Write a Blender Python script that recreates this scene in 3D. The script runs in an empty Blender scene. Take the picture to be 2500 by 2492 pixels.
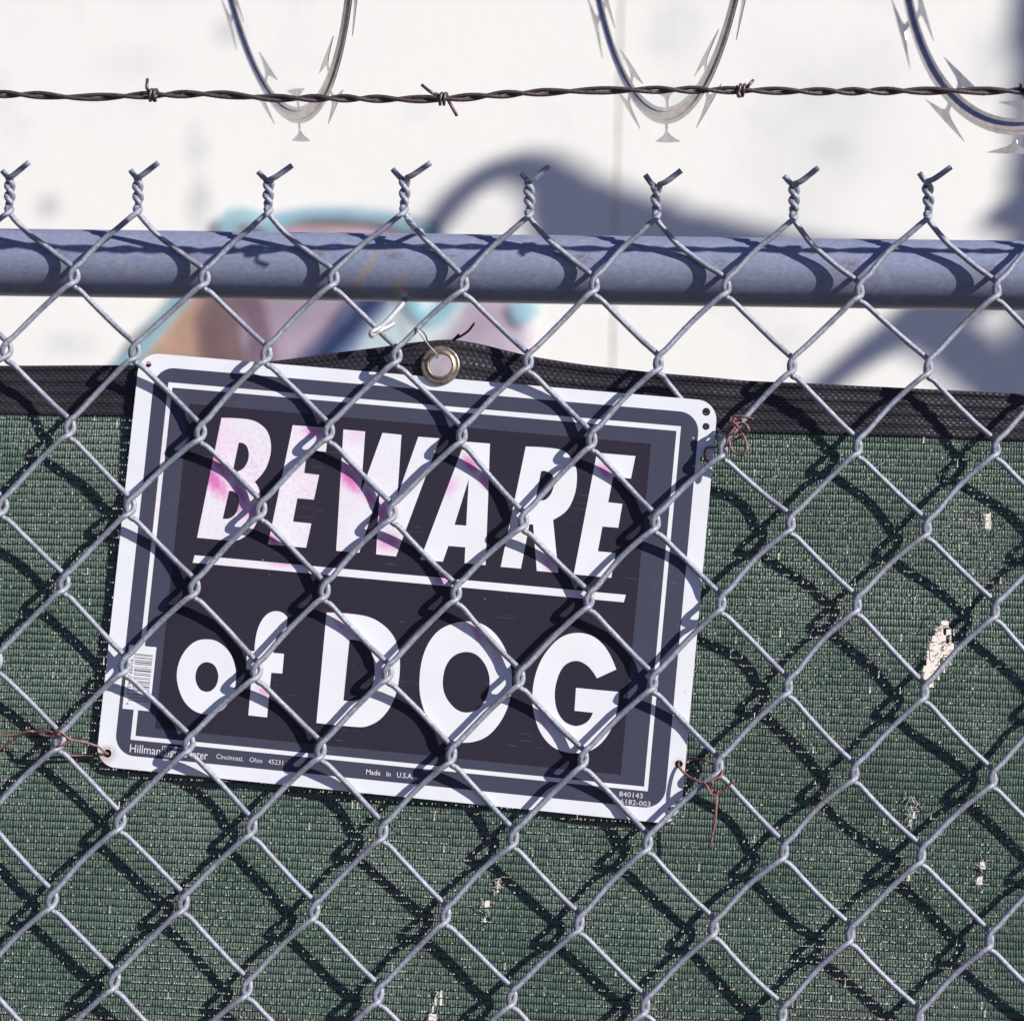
import bpy, math
import numpy as np
from math import sin,cos,pi,radians
from mathutils import Vector, Matrix
from mathutils.geometry import tessellate_polygon
sc=bpy.context.scene
Z0=1.75                       # height of the sign's middle above the ground, metres
RAZY=.045
WIRE_C=(.295,.315,.38)
CASTER_K=.9
CAMLOC=(0.1352,-1.43666,-0.10162); CR=(0.996222,0.08221,0.027994); CU=(-0.021748,-0.075907,0.996878); CF=(-0.084078,0.99372,0.073832)
# ---------------------------------------------------------------- camera
cd=bpy.data.cameras.new('camera'); cam=bpy.data.objects.new('camera',cd); sc.collection.objects.link(cam)
R_=Matrix((CR,CU,tuple(-x for x in CF))).transposed().to_4x4()
R_.translation=Vector((CAMLOC[0],CAMLOC[1],CAMLOC[2]+Z0)); cam.matrix_world=R_
cd.sensor_fit='HORIZONTAL'; cd.sensor_width=36; cd.lens=2.3*36; cd.clip_start=.05; cd.clip_end=2000
cd.dof.use_dof=True; cd.dof.focus_distance=1.432; cd.dof.aperture_fstop=8.5
sc.camera=cam
# ---------------------------------------------------------------- sky and sun
SUN=Vector((1.5,-1.0,.9)).normalized()
w=bpy.data.worlds.new('World'); sc.world=w; w.use_nodes=True
nt=w.node_tree; sky=nt.nodes.new('ShaderNodeTexSky'); sky.sky_type='NISHITA'; sky.sun_disc=False
sky.sun_elevation=math.asin(SUN.z); sky.sun_rotation=math.atan2(SUN.x,SUN.y); sky.air_density=1.0; sky.dust_density=.1; sky.ozone_density=4.0
bg=nt.nodes['Background']; tint=nt.nodes.new('ShaderNodeVectorMath'); tint.operation='MULTIPLY'; tint.inputs[1].default_value=(1.08,.90,1.30)   # the film's violet cast
nt.links.new(sky.outputs[0],tint.inputs[0]); nt.links.new(tint.outputs[0],bg.inputs[0]); bg.inputs[1].default_value=.05
sd=bpy.data.lights.new('sun','SUN'); sd.energy=5.0; sd.angle=radians(.53); sd.color=(1,.955,.89)
so_=bpy.data.objects.new('sun',sd); sc.collection.objects.link(so_); so_.rotation_euler=SUN.to_track_quat('Z','Y').to_euler(); so_.location=(6,-4,6)
sc.view_settings.view_transform='Standard'; sc.view_settings.look='None'; sc.view_settings.gamma=1; sc.view_settings.exposure=.36
sc.view_settings.use_curve_mapping=False
sc.render.film_transparent=False
# ---------------------------------------------------------------- measured outlines, millimetres (x across, z up; y away from the camera)
KN={'0,0': (-310.1,187.6),'2,0': (-227.5,188.6),'4,0': (-144.5,189.2),'6,0': (-59.1,190.5),'8,0': (19.0,189.0),'10,0': (97.7,188.6),'12,0': (181.8,189.2),'14,0': (263.2,190.8),'1,1': (-266.8,146.3),'3,1': (-183.6,146.4),'5,1': (-102.0,147.5),'7,1': (-20.6,145.3),'9,1': (60.5,145.8),'11,1': (141.6,145.9),'13,1': (222.6,144.8),'15,1': (305.3,146.6),'0,2': (-307.9,99.0),'2,2': (-225.9,99.3),'4,2': (-142.6,99.3),'6,2': (-60.9,99.7),'8,2': (20.9,97.7),'10,2': (101.1,98.1),'12,2': (182.6,98.1),'14,2': (264.9,98.5),'1,3': (-265.4,50.6),'3,3': (-182.3,49.5),'5,3': (-101.7,51.7),'7,3': (-18.8,51.0),'9,3': (61.4,49.9),'11,3': (141.5,45.9),'13,3': (223.2,49.1),'15,3': (305.9,49.8),'0,4': (-306.2,0.5),'2,4': (-225.0,2.2),'4,4': (-142.5,2.4),'6,4': (-60.7,2.5),'8,4': (20.7,-0.6),'10,4': (101.5,0.2),'12,4': (183.5,1.4),'14,4': (265.4,0.6),'1,5': (-264.9,-46.6),'3,5': (-182.5,-47.2),'5,5': (-101.0,-46.9),'7,5': (-19.5,-46.2),'9,5': (62.2,-48.3),'11,5': (142.5,-48.0),'13,5': (224.2,-46.6),'15,5': (306.8,-48.0),'2,6': (-224.3,-96.2),'4,6': (-141.5,-97.2),'6,6': (-60.2,-95.9),'8,6': (21.1,-96.9),'10,6': (102.2,-97.0),'12,6': (183.8,-97.2),'14,6': (265.3,-98.1),'1,7': (-263.8,-144.1),'3,7': (-182.2,-143.3),'5,7': (-100.2,-144.7),'7,7': (-19.5,-144.9),'9,7': (61.2,-144.7),'11,7': (143.0,-146.3),'13,7': (224.4,-147.6),'15,7': (306.5,-148.3),'2,8': (-223.4,-192.3),'4,8': (-141.3,-192.9),'6,8': (-60.3,-192.8),'8,8': (19.9,-194.0),'10,8': (101.2,-193.8),'12,8': (183.1,-195.9),'14,8': (264.8,-195.3),'1,9': (-264.2,-241.7),'3,9': (-182.0,-240.4),'5,9': (-100.8,-242.3),'7,9': (-20.1,-241.7),'9,9': (61.1,-243.5),'11,9': (142.2,-243.1),'13,9': (223.5,-243.9),'15,9': (305.8,-244.1),'2,10': (-223.0,-289.2),'4,10': (-140.7,-290.2),'6,10': (-59.8,-290.9),'8,10': (21.6,-289.4),'10,10': (102.0,-291.0),'12,10': (184.1,-292.5),'14,10': (265.0,-291.8)}
PITCH=(40.75,48.37)
SIGN={'o': [-224.94,9.5,100.48],'ang': -0.06748,'w': 364,'h': 260}
LET=[('B',[[(56.36,36.82,0),(71.92,36.29,1),(79.51,37.84,1),(86.11,42.86,1),(89.24,50.82,1),(89.33,58.89,1),(87.01,67.17,1),(81.53,74.99,0),(84.55,79.12,1),(86.41,86.28,1),(86.43,93.6,1),(84.7,101.8,1),(80.87,107.63,1),(75.38,111.79,1),(70.32,112.97,0),(48.81,112.95,0)],[(68.83,51.5,0),(70.89,51.32,1),(73.79,52.76,1),(75.81,57.14,1),(75.75,62.28,1),(73.64,66.88,1),(70.19,69.38,1),(66.9,69.89,0)],[(65.83,82.25,0),(67.8,81.93,1),(70.94,83.63,1),(72.83,87.49,1),(72.63,92.64,1),(70.85,96.83,1),(67.4,99.33,1),(63.73,99.66,0)]]),('E',[[(101.71,37.54,0),(124.45,37.33,0),(124.28,52.31,0),(112.47,52.32,0),(111.96,66.8,0),(121.51,67.06,0),(119.79,82.72,0),(109.32,82.77,0),(108.04,97.51,0),(119.71,97.7,0),(117.96,112.96,0),(93.85,113.03,0)]]),('W',[[(133.83,37.47,0),(147.61,37.53,0),(148.73,75.61,0),(158.49,37.46,0),(170.46,37.63,0),(171.69,76.11,0),(181.07,37.92,0),(194.56,37.78,0),(174.53,113.26,0),(162.03,113.03,0),(160.27,72.03,0),(151.41,113.05,0),(136.95,113.13,0)]]),('A',[[(210.34,38.4,0),(226.03,38.32,0),(228.16,72.8,0),(230.55,113.55,0),(217.48,113.46,0),(216.96,103.66,0),(206.38,103.76,0),(203.92,113.84,0),(189.79,113.85,0)],[(215.01,61.5,0),(216.26,90.34,0),(208.95,90.4,0)]]),('R',[[(248.39,38.18,0),(266.64,37.88,1),(273.67,39.75,1),(279.9,46.76,1),(281.8,55.17,1),(281.23,65.5,1),(277.44,75.25,1),(269.52,81.95,0),(275.8,114.1,0),(262.49,114.21,0),(257.47,85.78,0),(255.18,85.98,0),(252.59,113.67,0),(240.0,113.71,0)],[(259.3,52.69,0),(261.57,52.24,1),(266.02,53.99,1),(267.95,58.97,1),(267.07,65.05,1),(264.07,69.6,1),(260.75,70.75,1),(257.48,70.61,0)]]),('E',[[(292.61,38.18,0),(316.5,38.15,0),(314.98,52.23,0),(303.89,52.19,0),(302.38,68.06,0),(311.18,68.3,0),(310.0,83.18,0),(300.21,83.29,0),(298.83,98.69,0),(309.74,98.81,0),(308.53,114.25,0),(285.37,114.16,0)]]),('_',[[(48.5,123.96,0),(318.42,123.79,0),(317.58,128.46,0),(47.67,128.71,0)]]),('o',[[(61.75,175.29,1),(69.12,176.34,1),(77.0,182.34,1),(81.66,192.19,1),(82.41,203.19,1),(79.42,212.96,1),(73.67,219.44,1),(66.64,221.46,1),(58.44,220.12,1),(50.95,214.12,1),(45.7,202.75,1),(45.41,192.47,1),(48.88,183.41,1),(54.7,177.3,1)],[(64.04,189.35,1),(68.26,191.09,1),(71.07,196.37,1),(70.69,202.73,1),(67.88,206.56,1),(64.37,207.69,1),(60.18,206.11,1),(57.2,200.86,1),(57.33,194.51,1),(60.13,190.44,1)]]),('f',[[(87.61,179.91,0),(92.26,179.87,0),(92.11,172.99,1),(92.97,165.78,1),(95.5,159.2,1),(99.11,155.29,1),(103.38,153.86,1),(107.47,154.51,1),(110.69,156.99,0),(110.81,165.85,0),(108.26,166.09,1),(105.39,169.37,1),(104.29,174.22,1),(104.22,179.77,0),(110.87,179.69,0),(111.09,191.92,0),(104.13,192.03,0),(104.36,219.71,0),(92.56,219.59,0),(92.02,191.36,0),(88.25,191.41,0)]]),('D',[[(134.84,151.73,0),(157.2,151.46,1),(167.87,154.42,1),(177.37,161.81,1),(182.4,172.37,1),(183.95,185.61,1),(182.91,197.5,1),(179.52,207.25,1),(173.92,214.86,1),(167.19,219.05,1),(161.73,220.13,1),(135.44,220.16,0)],[(150.79,167.07,0),(153.98,167.01,1),(159.68,168.21,1),(164.97,173.23,1),(167.73,180.85,1),(168.51,188.65,1),(166.93,196.67,1),(162.31,202.23,1),(156.19,204.63,1),(150.78,204.76,0)]]),('O',[[(222.93,149.06,1),(232.19,149.95,1),(241.14,155.57,1),(248.14,164.78,1),(252.69,176.48,1),(253.84,188.48,1),(252.28,199.98,1),(247.93,210.22,1),(241.11,218.44,1),(231.62,222.76,1),(221.73,222.97,1),(212.17,218.99,1),(204.08,210.69,1),(198.8,199.83,1),(196.77,189.4,1),(196.87,176.47,1),(199.63,165.56,1),(205.28,156.65,1),(213.95,151.27,1)],[(223.99,167.82,1),(231.02,169.43,1),(236.98,175.7,1),(239.89,183.76,1),(239.4,192.89,1),(235.6,200.83,1),(229.84,204.41,1),(222.96,204.32,1),(216.39,199.65,1),(212.31,193.22,1),(211.05,185.75,1),(212.28,177.28,1),(216.62,170.79,1)]]),('G',[[(316.81,169.77,0),(312.43,161.73,1),(307.3,155.41,1),(300.05,150.79,1),(290.85,149.76,1),(282.03,152.87,1),(275.09,159.96,1),(269.92,169.54,1),(267.22,181.15,1),(267.23,193.25,1),(269.73,203.58,1),(274.86,213.64,1),(282.33,220.45,1),(290.9,222.99,1),(298.45,222.78,1),(307.21,219.52,1),(314.08,212.08,1),(318.11,202.66,1),(319.7,191.21,1),(319.72,183.3,0),(293.24,183.35,0),(293.64,197.34,0),(305.01,197.45,0),(302.62,202.65,1),(298.36,205.7,1),(293.9,206.51,1),(287.61,204.11,1),(282.84,197.78,1),(280.64,188.93,1),(281.15,179.82,1),(283.83,172.0,1),(288.01,168.05,1),(293.22,166.95,1),(298.72,169.07,1),(302.86,172.84,1),(305.46,176.36,0)]])]
HEMT=[(-419.69,89.38),(-316.03,91.12),(-232.26,93.19),(-144.25,96.34),(-105.74,102.0),(-79.03,105.78),(-55.73,109.5),(-29.12,112.26),(-12.42,110.19),(20.97,102.74),(54.15,97.97),(103.58,93.17),(152.69,89.71),(217.67,87.55),(324.42,84.51),(441.18,81.07)]
HEMB=[(-418.18,59.47),(-314.69,61.37),(-230.99,61.89),(-44.23,61.67),(148.45,58.68),(185.82,58.41),(250.42,58.01),(324.75,56.83),(441.33,55.85)]
GROM=(-34.2,8.0,95.26)
BARBW=[(-426.82,-75.0,243.11),(-295.59,-75.0,243.38),(-271.19,-75.0,242.9),(-250.06,-75.0,241.76),(-203.31,-75.0,243.38),(-166.39,-75.0,244.29),(-134.32,-75.0,242.27),(-89.73,-75.0,242.27),(-29.61,-75.0,242.38),(11.2,-75.0,245.53),(54.96,-75.0,247.74),(101.64,-75.0,248.69),(148.08,-75.0,248.7),(197.33,-75.0,248.41),(240.17,-75.0,249.01),(310.68,-75.0,249.5),(451.08,-75.0,251.09)]
BARBS=[[(-205.95,-75.0,253.03),(-200.46,-75.0,244.69),(-202.29,-75.0,242.1),(-200.59,-75.0,239.86)],[(-40.59,-75.0,250.59),(-32.73,-75.0,241.4),(-23.34,-75.0,243.7),(-19.22,-75.0,232.27)],[(154.44,-75.0,254.73),(151.76,-75.0,249.67),(147.48,-75.0,247.75),(148.18,-75.0,243.65)],[(308.51,-75.0,253.23),(310.07,-75.0,249.5),(312.5,-75.0,248.89),(314.71,-75.0,240.8)]]
LOOPS=[[-0.12536,0.26693,0.38038,-0.21001,0.22],[0.11388,0.26884,0.2769,-0.11999,0.22],[0.34658,0.26276,0.4209,0.02241,0.22]]
TIE_BL=[[(-315.02,6.0,-143.67),(-302.32,4.0,-142.07),(-291.95,3.0,-141.15),(-284.02,2.0,-140.39),(-280.26,-0.0,-139.38),(-276.5,-2.0,-138.64),(-271.93,-4.0,-138.08),(-267.35,-6.0,-138.3),(-264.62,-7.0,-139.38),(-261.92,-8.0,-139.86),(-259.78,-7.0,-140.21),(-257.49,-5.0,-141.35),(-256.68,-4.0,-143.3),(-258.81,-4.0,-144.93),(-262.07,-5.0,-146.57),(-265.78,0.0,-148.75),(-267.0,6.0,-150.12),(-264.57,9.0,-150.91),(-260.46,12.0,-152.84),(-251.82,13.0,-153.19),(-243.6,12.5,-153.21),(-237.72,11.5,-152.53),(-234.84,9.5,-151.01)],[(-311.09,8.0,-154.66),(-302.56,6.0,-150.4),(-296.07,4.0,-146.22),(-291.71,2.5,-143.3),(-286.7,0.0,-139.57),(-282.02,-1.0,-138.43),(-278.67,0.0,-138.94),(-274.53,-3.0,-140.33),(-269.91,-5.0,-141.13),(-266.85,-6.0,-140.44),(-263.98,-8.0,-138.36),(-261.32,-9.0,-137.88),(-258.74,-8.0,-139.38),(-256.8,-6.0,-141.7),(-254.49,-4.0,-142.92),(-248.19,-2.0,-143.87),(-242.9,1.0,-145.54),(-239.46,5.0,-147.3),(-236.78,7.5,-150.03),(-235.35,10.0,-151.63)]]
TIE_TR=[[(130.89,11.0,39.01),(130.84,8.5,41.28),(130.78,6.5,44.01),(131.24,5.0,45.95),(132.8,4.0,46.72),(138.98,0.0,46.84),(142.65,-3.0,48.06),(144.04,-5.0,49.74),(144.99,-6.0,52.56),(146.58,-6.5,55.02),(148.98,-6.0,58.44),(150.81,-4.0,60.36),(150.21,1.0,62.58),(148.49,-3.0,63.76),(147.67,-6.5,61.68),(148.93,-7.0,60.4),(152.18,-6.0,62.23),(153.39,-5.0,64.03)],[(146.42,2.0,56.78),(145.85,0.0,53.64),(145.56,-3.0,50.4),(145.94,-4.0,47.4),(147.23,-5.0,44.41),(149.32,-6.0,42.28),(153.41,-8.0,41.34),(155.41,-9.0,42.93),(156.08,-9.0,46.25),(154.84,-8.0,51.29),(153.15,-7.0,54.68),(150.82,-6.5,58.42),(148.94,-6.5,60.04)],[(152.26,-3.0,60.5),(153.44,-7.0,60.57),(155.68,-9.0,59.47),(156.97,-9.0,56.6),(156.43,-6.0,55.26),(153.24,-2.0,53.56),(149.21,1.0,51.52),(145.94,2.0,50.52),(143.9,2.0,49.23)],[(138.35,8.0,58.55),(139.2,3.0,56.76),(142.1,-2.0,54.6),(144.98,-5.0,53.83),(147.41,-7.0,54.15),(149.82,-7.0,56.69),(150.23,-4.0,58.69),(147.4,2.0,59.3),(145.53,-2.0,58.41),(145.65,-5.0,60.98),(146.2,-6.0,63.78),(147.0,-6.0,64.71),(149.65,-7.0,64.98),(152.92,-8.0,64.71),(156.2,-9.0,64.04),(159.89,-10.0,62.95)],[(131.72,11.0,39.03),(137.12,11.5,39.19),(140.43,9.0,39.43),(142.46,6.0,40.43),(143.63,3.0,42.66)]]
TIE_BR=[[(118.72,11.0,-146.38),(119.41,8.0,-148.12),(120.71,6.0,-149.87),(124.96,2.0,-153.71),(130.37,-2.0,-156.05),(134.91,-5.0,-157.75),(137.34,-7.0,-156.86),(141.37,-7.0,-154.5),(144.39,-7.0,-152.98),(145.38,-5.0,-150.78),(145.18,0.0,-149.32),(143.33,6.0,-147.94),(140.41,10.0,-145.68),(136.26,12.0,-144.55),(130.86,12.5,-143.66),(124.64,12.5,-143.35),(120.55,11.5,-145.1)],[(134.49,-5.0,-157.23),(136.15,-7.0,-158.33),(137.43,-7.0,-160.73),(138.71,-7.0,-163.33),(141.58,-7.0,-164.17),(145.2,-8.0,-162.47),(148.79,-9.0,-159.07),(152.32,-11.0,-154.42)],[(138.21,-2.0,-158.87),(137.36,-7.0,-157.47),(139.78,-8.5,-156.53),(139.01,-7.0,-158.64),(138.67,-4.0,-161.63),(141.15,-3.0,-162.81),(143.97,-5.0,-161.01),(142.78,-7.0,-163.4),(142.34,-8.0,-171.5),(141.91,-7.0,-179.68),(140.46,-6.0,-187.91),(139.01,-3.0,-195.86)]]
RAILTIE=[(-64.54,10.0,121.38),(-68.36,7.0,118.19),(-75.0,3.0,114.14),(-76.83,0.0,112.0),(-77.07,-1.0,113.5),(-73.46,1.0,116.19),(-70.25,8.0,120.65),(-65.18,18.0,129.34),(-60.25,27.0,138.3),(-55.65,44.0,150.77),(-52.09,53.0,166.15),(-51.94,48.0,180.73),(-52.06,34.0,184.18),(-52.39,18.0,181.38),(-52.88,6.0,180.36),(-54.04,-1.0,181.64),(-57.07,1.0,185.34),(-56.47,6.0,188.36)]
GTIE=[[(-37.56,10.0,99.81),(-35.56,4.0,100.32),(-39.87,0.0,105.3),(-43.62,-3.0,109.76),(-47.5,-5.0,115.34),(-48.46,-3.0,116.95),(-47.17,0.0,116.77),(-44.49,3.0,114.62),(-43.35,8.0,112.07),(-43.42,15.0,109.1),(-41.87,17.0,105.41)]]
TWIGS=[[(-29.48,18.0,111.44),(-27.18,15.0,112.37),(-22.04,10.0,114.04),(-17.08,6.0,116.83),(-13.16,2.0,120.91)],[(-28.71,17.0,111.64),(-25.55,12.0,113.28),(-23.4,10.0,115.01)]]
HOLES=[(6.29,7.19,1.9),(357.31,7.12,2.5),(357.99,16.15,2.2),(358.72,37.14,3.0),(6.57,251.63,2.6),(359.97,223.44,2.4),(361.37,245.68,1.5),(358.17,251.79,2.3)]
CASTER_ARMS=[([(-0.851,0.438),(-0.718,0.577),(-0.597,0.716),(-0.487,0.843),(-0.411,0.941),(-0.344,0.988),(-0.264,0.994),(-0.172,0.932),(-0.058,0.882),(0.111,0.845),(0.278,0.818),(0.522,0.799)],[24,26,28,28,28,28,34,44,50,44,36,30]),([(-0.241,0.966),(-0.193,0.869),(-0.091,0.825),(0.078,0.816)],[26,45,48,40]),([(0.35,0.527),(0.415,0.584),(0.502,0.647),(0.567,0.687),(0.687,0.756),(0.85,0.826)],[26,28,40,48,60,60]),([(0.545,0.698),(0.634,0.633),(0.722,0.556),(0.81,0.469)],[45,45,42,40]),([(0.914,0.882),(0.816,0.904),(0.75,0.914),(0.707,0.897)],[55,50,38,20]),([(0.822,1.825),(0.824,1.367),(0.828,1.027),(0.838,0.359),(0.85,-0.725)],[52,54,56,60,66])]  # shadow bands on the wall, used as paths and radii of added casters
GRAF=[('tan',(0.58,0.34,0.22),[(-1.109,0.559),(-1.005,0.698),(-0.956,0.78),(-0.865,0.838),(-0.849,0.712),(-0.821,0.552)]),('brown',(0.22,0.1,0.11),[(-0.941,0.699),(-0.849,0.712),(-0.798,0.553),(-0.912,0.551),(-0.955,0.619)]),('mauve',(0.5,0.38,0.5),[(-0.866,0.861),(-0.465,0.866),(-0.531,0.785),(-0.638,0.555),(-0.821,0.552),(-0.861,0.712)]),('maroon',(0.2,0.09,0.16),[(-0.879,0.735),(-0.848,0.735),(-0.818,0.644),(-0.803,0.553),(-0.843,0.552),(-0.851,0.643)]),('pink',(0.72,0.5,0.55),[(-0.809,0.868),(-0.717,0.88),(-0.58,0.876),(-0.499,0.854),(-0.485,0.763),(-0.805,0.759)]),('ice',(0.7,0.88,0.92),[(-0.649,0.555),(-0.618,0.658),(-0.552,0.716),(-0.494,0.706),(-0.492,0.626),(-0.512,0.558)]),('lav',(0.62,0.5,0.62),[(-0.422,0.559),(-0.43,0.65),(-0.404,0.718),(-0.336,0.736),(-0.273,0.698),(-0.281,0.561)]),('pale',(0.7,0.82,0.86),[(-0.512,0.717),(-0.427,0.735),(-0.415,0.696),(-0.458,0.627),(-0.492,0.626)]),('teal',(0.25,0.55,0.64),[(-1.137,0.547),(-1.11,0.593),(-1.022,0.698),(-0.945,0.791),(-0.927,0.78),(-1.004,0.681),(-1.086,0.571),(-1.097,0.548)]),('teal',(0.22,0.55,0.66),[(-0.918,0.849),(-0.914,0.89),(-0.868,0.896),(-0.832,0.883),(-0.844,0.871),(-0.884,0.867),(-0.895,0.844)]),('teal',(0.22,0.55,0.66),[(-0.832,0.868),(-0.764,0.895),(-0.603,0.897),(-0.5,0.877),(-0.453,0.849),(-0.487,0.849),(-0.603,0.878),(-0.752,0.877),(-0.82,0.85)]),('teal',(0.1,0.5,0.58),[(-0.523,0.711),(-0.5,0.717),(-0.473,0.681),(-0.421,0.718),(-0.406,0.705),(-0.468,0.655)]),('teal',(0.1,0.6,0.62),[(-0.29,0.703),(-0.268,0.714),(-0.245,0.704),(-0.242,0.678),(-0.267,0.661),(-0.287,0.675)]),('shade_blue',(0.22,0.32,0.58),[(-0.717,0.554),(-0.663,0.623),(-0.597,0.716),(-0.557,0.716),(-0.606,0.647),(-0.66,0.555)])]  # last coat paints a diagonal shadow's tint into the graffiti
TEARS=[[(302.14,11.62),(305.0,12.33),(305.73,5.54),(305.15,0.66),(302.61,-0.04),(301.58,5.44)],[(275.29,-55.68),(277.84,-55.62),(281.77,-62.93),(283.84,-74.15),(278.89,-84.59),(270.42,-93.83),(266.18,-87.51),(269.16,-72.94),(271.61,-66.42)],[(302.04,-199.88),(304.57,-199.8),(304.35,-207.1),(300.98,-214.83),(299.98,-211.06),(302.13,-206.23)],[(258.7,-161.49),(260.98,-164.62),(264.2,-167.71),(261.15,-175.78),(258.04,-180.67),(256.63,-171.14)],[(258.36,-201.37),(261.56,-202.85),(259.15,-210.88),(257.22,-209.36)],[(-26.17,-293.18),(-22.95,-291.77),(-23.97,-301.1),(-28.0,-307.99),(-30.94,-308.11),(-29.24,-299.71)],[(10.19,-219.49),(11.87,-221.04),(9.82,-229.17),(8.47,-227.61)],[(3.43,-234.23),(5.44,-235.76),(2.46,-245.53),(1.06,-242.36)]]
PATCH=[(-99.29,-189.14),(-229.72,-222.87),(39.33,-212.04),(234.72,-155.85)]
WSMUDGE=[((-0.978,0.906),0.05,0.1,0.55),((-0.989,1.045),0.05,0.08,0.4),((-1.308,0.903),0.05,0.05,0.6),((-0.929,1.29),0.06,0.06,0.35),((0.033,1.295),0.1,0.12,0.35),((0.048,1.157),0.07,0.06,0.25),((0.363,1.046),0.09,0.05,0.25),((0.293,0.638),0.08,0.05,0.2),((-1.25,0.603),0.1,0.05,0.3),((-1.136,1.219),0.15,0.06,0.2),((0.692,1.23),0.08,0.15,0.3)]
PINK=[(54.46,75.18,22,9,-48,0.95),(58.11,67.51,20,5,-48,0.8),(73.11,83.07,14,5,-50,0.9),(83.13,93.89,8,9,0,0.75),(73.21,91.12,10,7,0,0.6),(118.25,40.22,16,7,0,0.8),(96.66,110.22,9,4,-40,0.9),(140.13,66.88,20,8,-48,1.0),(154.48,78.02,12,5,-50,0.9),(163.5,87.42,6,12,0,0.9),(168.13,104.48,13,9,0,0.7),(142.59,40.31,16,9,0,0.25),(56.34,50.74,16,20,0,0.22),(215.16,52.45,12,6,-45,1.0),(224.7,61.94,10,5,-50,0.9),(203.67,67.24,12,8,60,0.45),(171.07,104.56,10,8,-40,0.8),(268.69,109.38,11,5,-45,0.7),(298.52,49.41,10,5,-45,0.9),(104.73,124.08,18,4,0,0.5),(203.36,125.62,8,4,0,0.8),(289.9,126.17,9,4,0,0.4),(145.29,160.08,14,4,-48,0.6),(100.23,204.65,8,5,-45,0.6),(170.8,183.71,6,10,0,0.35),(229.78,156.63,14,3.5,-55,0.75),(274.83,205.35,12,3.5,-50,0.6),(243.28,169.79,9,4,-55,0.4)]
# ---------------------------------------------------------------- helpers
rng=np.random.default_rng(7)
ORG={}
def link(o):
    sc.collection.objects.link(o); return o
def tag(o,label=None,cat=None,group=None,kind=None):
    for k,v in (('label',label),('category',cat),('group',group),('kind',kind)):
        if v: o[k]=v
    return o
def thing(name,loc,label,cat,group=None,roty=0):
    o=bpy.data.objects.new(name,None); o.empty_display_size=.02
    o.location=loc; o.rotation_euler=(0,roty,0); link(o)
    ORG[o.name]=Vector(loc) if not roty else Vector((0,0,0))
    return tag(o,label,cat,group)
def mesh(name,V,F,mat,parent=None,smooth=True,kind=None,label=None):
    V=np.asarray(V,dtype=np.float32).reshape(-1,3)
    org=np.array(ORG[parent.name]) if parent else np.zeros(3)
    V=V-org
    me=bpy.data.meshes.new(name)
    if isinstance(F,np.ndarray):
        n=len(F);k=F.shape[1]
        me.vertices.add(len(V)); me.vertices.foreach_set('co',V.astype(np.float32).ravel())
        me.loops.add(n*k); me.loops.foreach_set('vertex_index',F.astype(np.int32).ravel())
        me.polygons.add(n); me.polygons.foreach_set('loop_start',np.arange(0,n*k,k,dtype=np.int32))
        me.polygons.foreach_set('loop_total',np.full(n,k,dtype=np.int32))
        me.update(calc_edges=True); me.validate()
    else:
        me.from_pydata([tuple(v) for v in V.tolist()],[],F); me.update()
    if smooth: me.polygons.foreach_set('use_smooth',[True]*len(me.polygons)); me.update()
    me.materials.append(mat.m)
    o=bpy.data.objects.new(name,me); link(o)
    if parent: o.parent=parent; ORG[o.name]=ORG[parent.name]
    if kind: o['kind']=kind
    if label: o['label']=label
    return o
def P(p): return (p[0]/1000,p[1]/1000,p[2]/1000+Z0)
def cat(pts,n=6):
    pts=[np.array(p,float) for p in pts]
    if len(pts)<3: return np.array(pts)
    q=[2*pts[0]-pts[1]]+pts+[2*pts[-1]-pts[-2]]
    out=[]
    for i in range(1,len(q)-2):
        p0,p1,p2,p3=q[i-1],q[i],q[i+1],q[i+2]
        t0=0;t1=t0+max(np.linalg.norm(p1-p0),1e-6)**.5;t2=t1+max(np.linalg.norm(p2-p1),1e-6)**.5;t3=t2+max(np.linalg.norm(p3-p2),1e-6)**.5
        for s in np.linspace(0,1,n,endpoint=False):
            t=t1+(t2-t1)*s
            A1=(t1-t)/(t1-t0)*p0+(t-t0)/(t1-t0)*p1;A2=(t2-t)/(t2-t1)*p1+(t-t1)/(t2-t1)*p2;A3=(t3-t)/(t3-t2)*p2+(t-t2)/(t3-t2)*p3
            B1=(t2-t)/(t2-t0)*A1+(t-t0)/(t2-t0)*A2;B2=(t3-t)/(t3-t1)*A2+(t-t1)/(t3-t1)*A3
            out.append((t2-t)/(t2-t1)*B1+(t-t1)/(t2-t1)*B2)
    out.append(pts[-1]); return np.array(out)
def tube(path,r,n=10,caps=True,wob=0):
    path=np.asarray(path,float); m=len(path)
    T=np.gradient(path,axis=0); T/=np.linalg.norm(T,axis=1)[:,None]+1e-12
    a=np.array([0,0,1.]) if abs(T[0][2])<.8 else np.array([1.,0,0])
    N=np.zeros_like(path); v=np.cross(T[0],a); v/=np.linalg.norm(v); N[0]=v
    for i in range(1,m):
        v=N[i-1]-T[i]*(N[i-1]@T[i]); N[i]=v/(np.linalg.norm(v)+1e-12)
    B=np.cross(T,N); R=np.broadcast_to(np.asarray(r,float),(m,)).copy()
    if wob: R*=1+rng.normal(0,wob,m)
    th=np.arange(n)*2*pi/n
    V=path[:,None,:]+R[:,None,None]*(np.cos(th)[None,:,None]*N[:,None,:]+np.sin(th)[None,:,None]*B[:,None,:])
    V=V.reshape(-1,3); F=[]
    for i in range(m-1):
        for j in range(n):
            k=(j+1)%n; F.append((i*n+j,i*n+k,(i+1)*n+k,(i+1)*n+j))
    if caps: F.append(tuple(range(n-1,-1,-1))); F.append(tuple(range((m-1)*n,m*n)))
    return V,F
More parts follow.
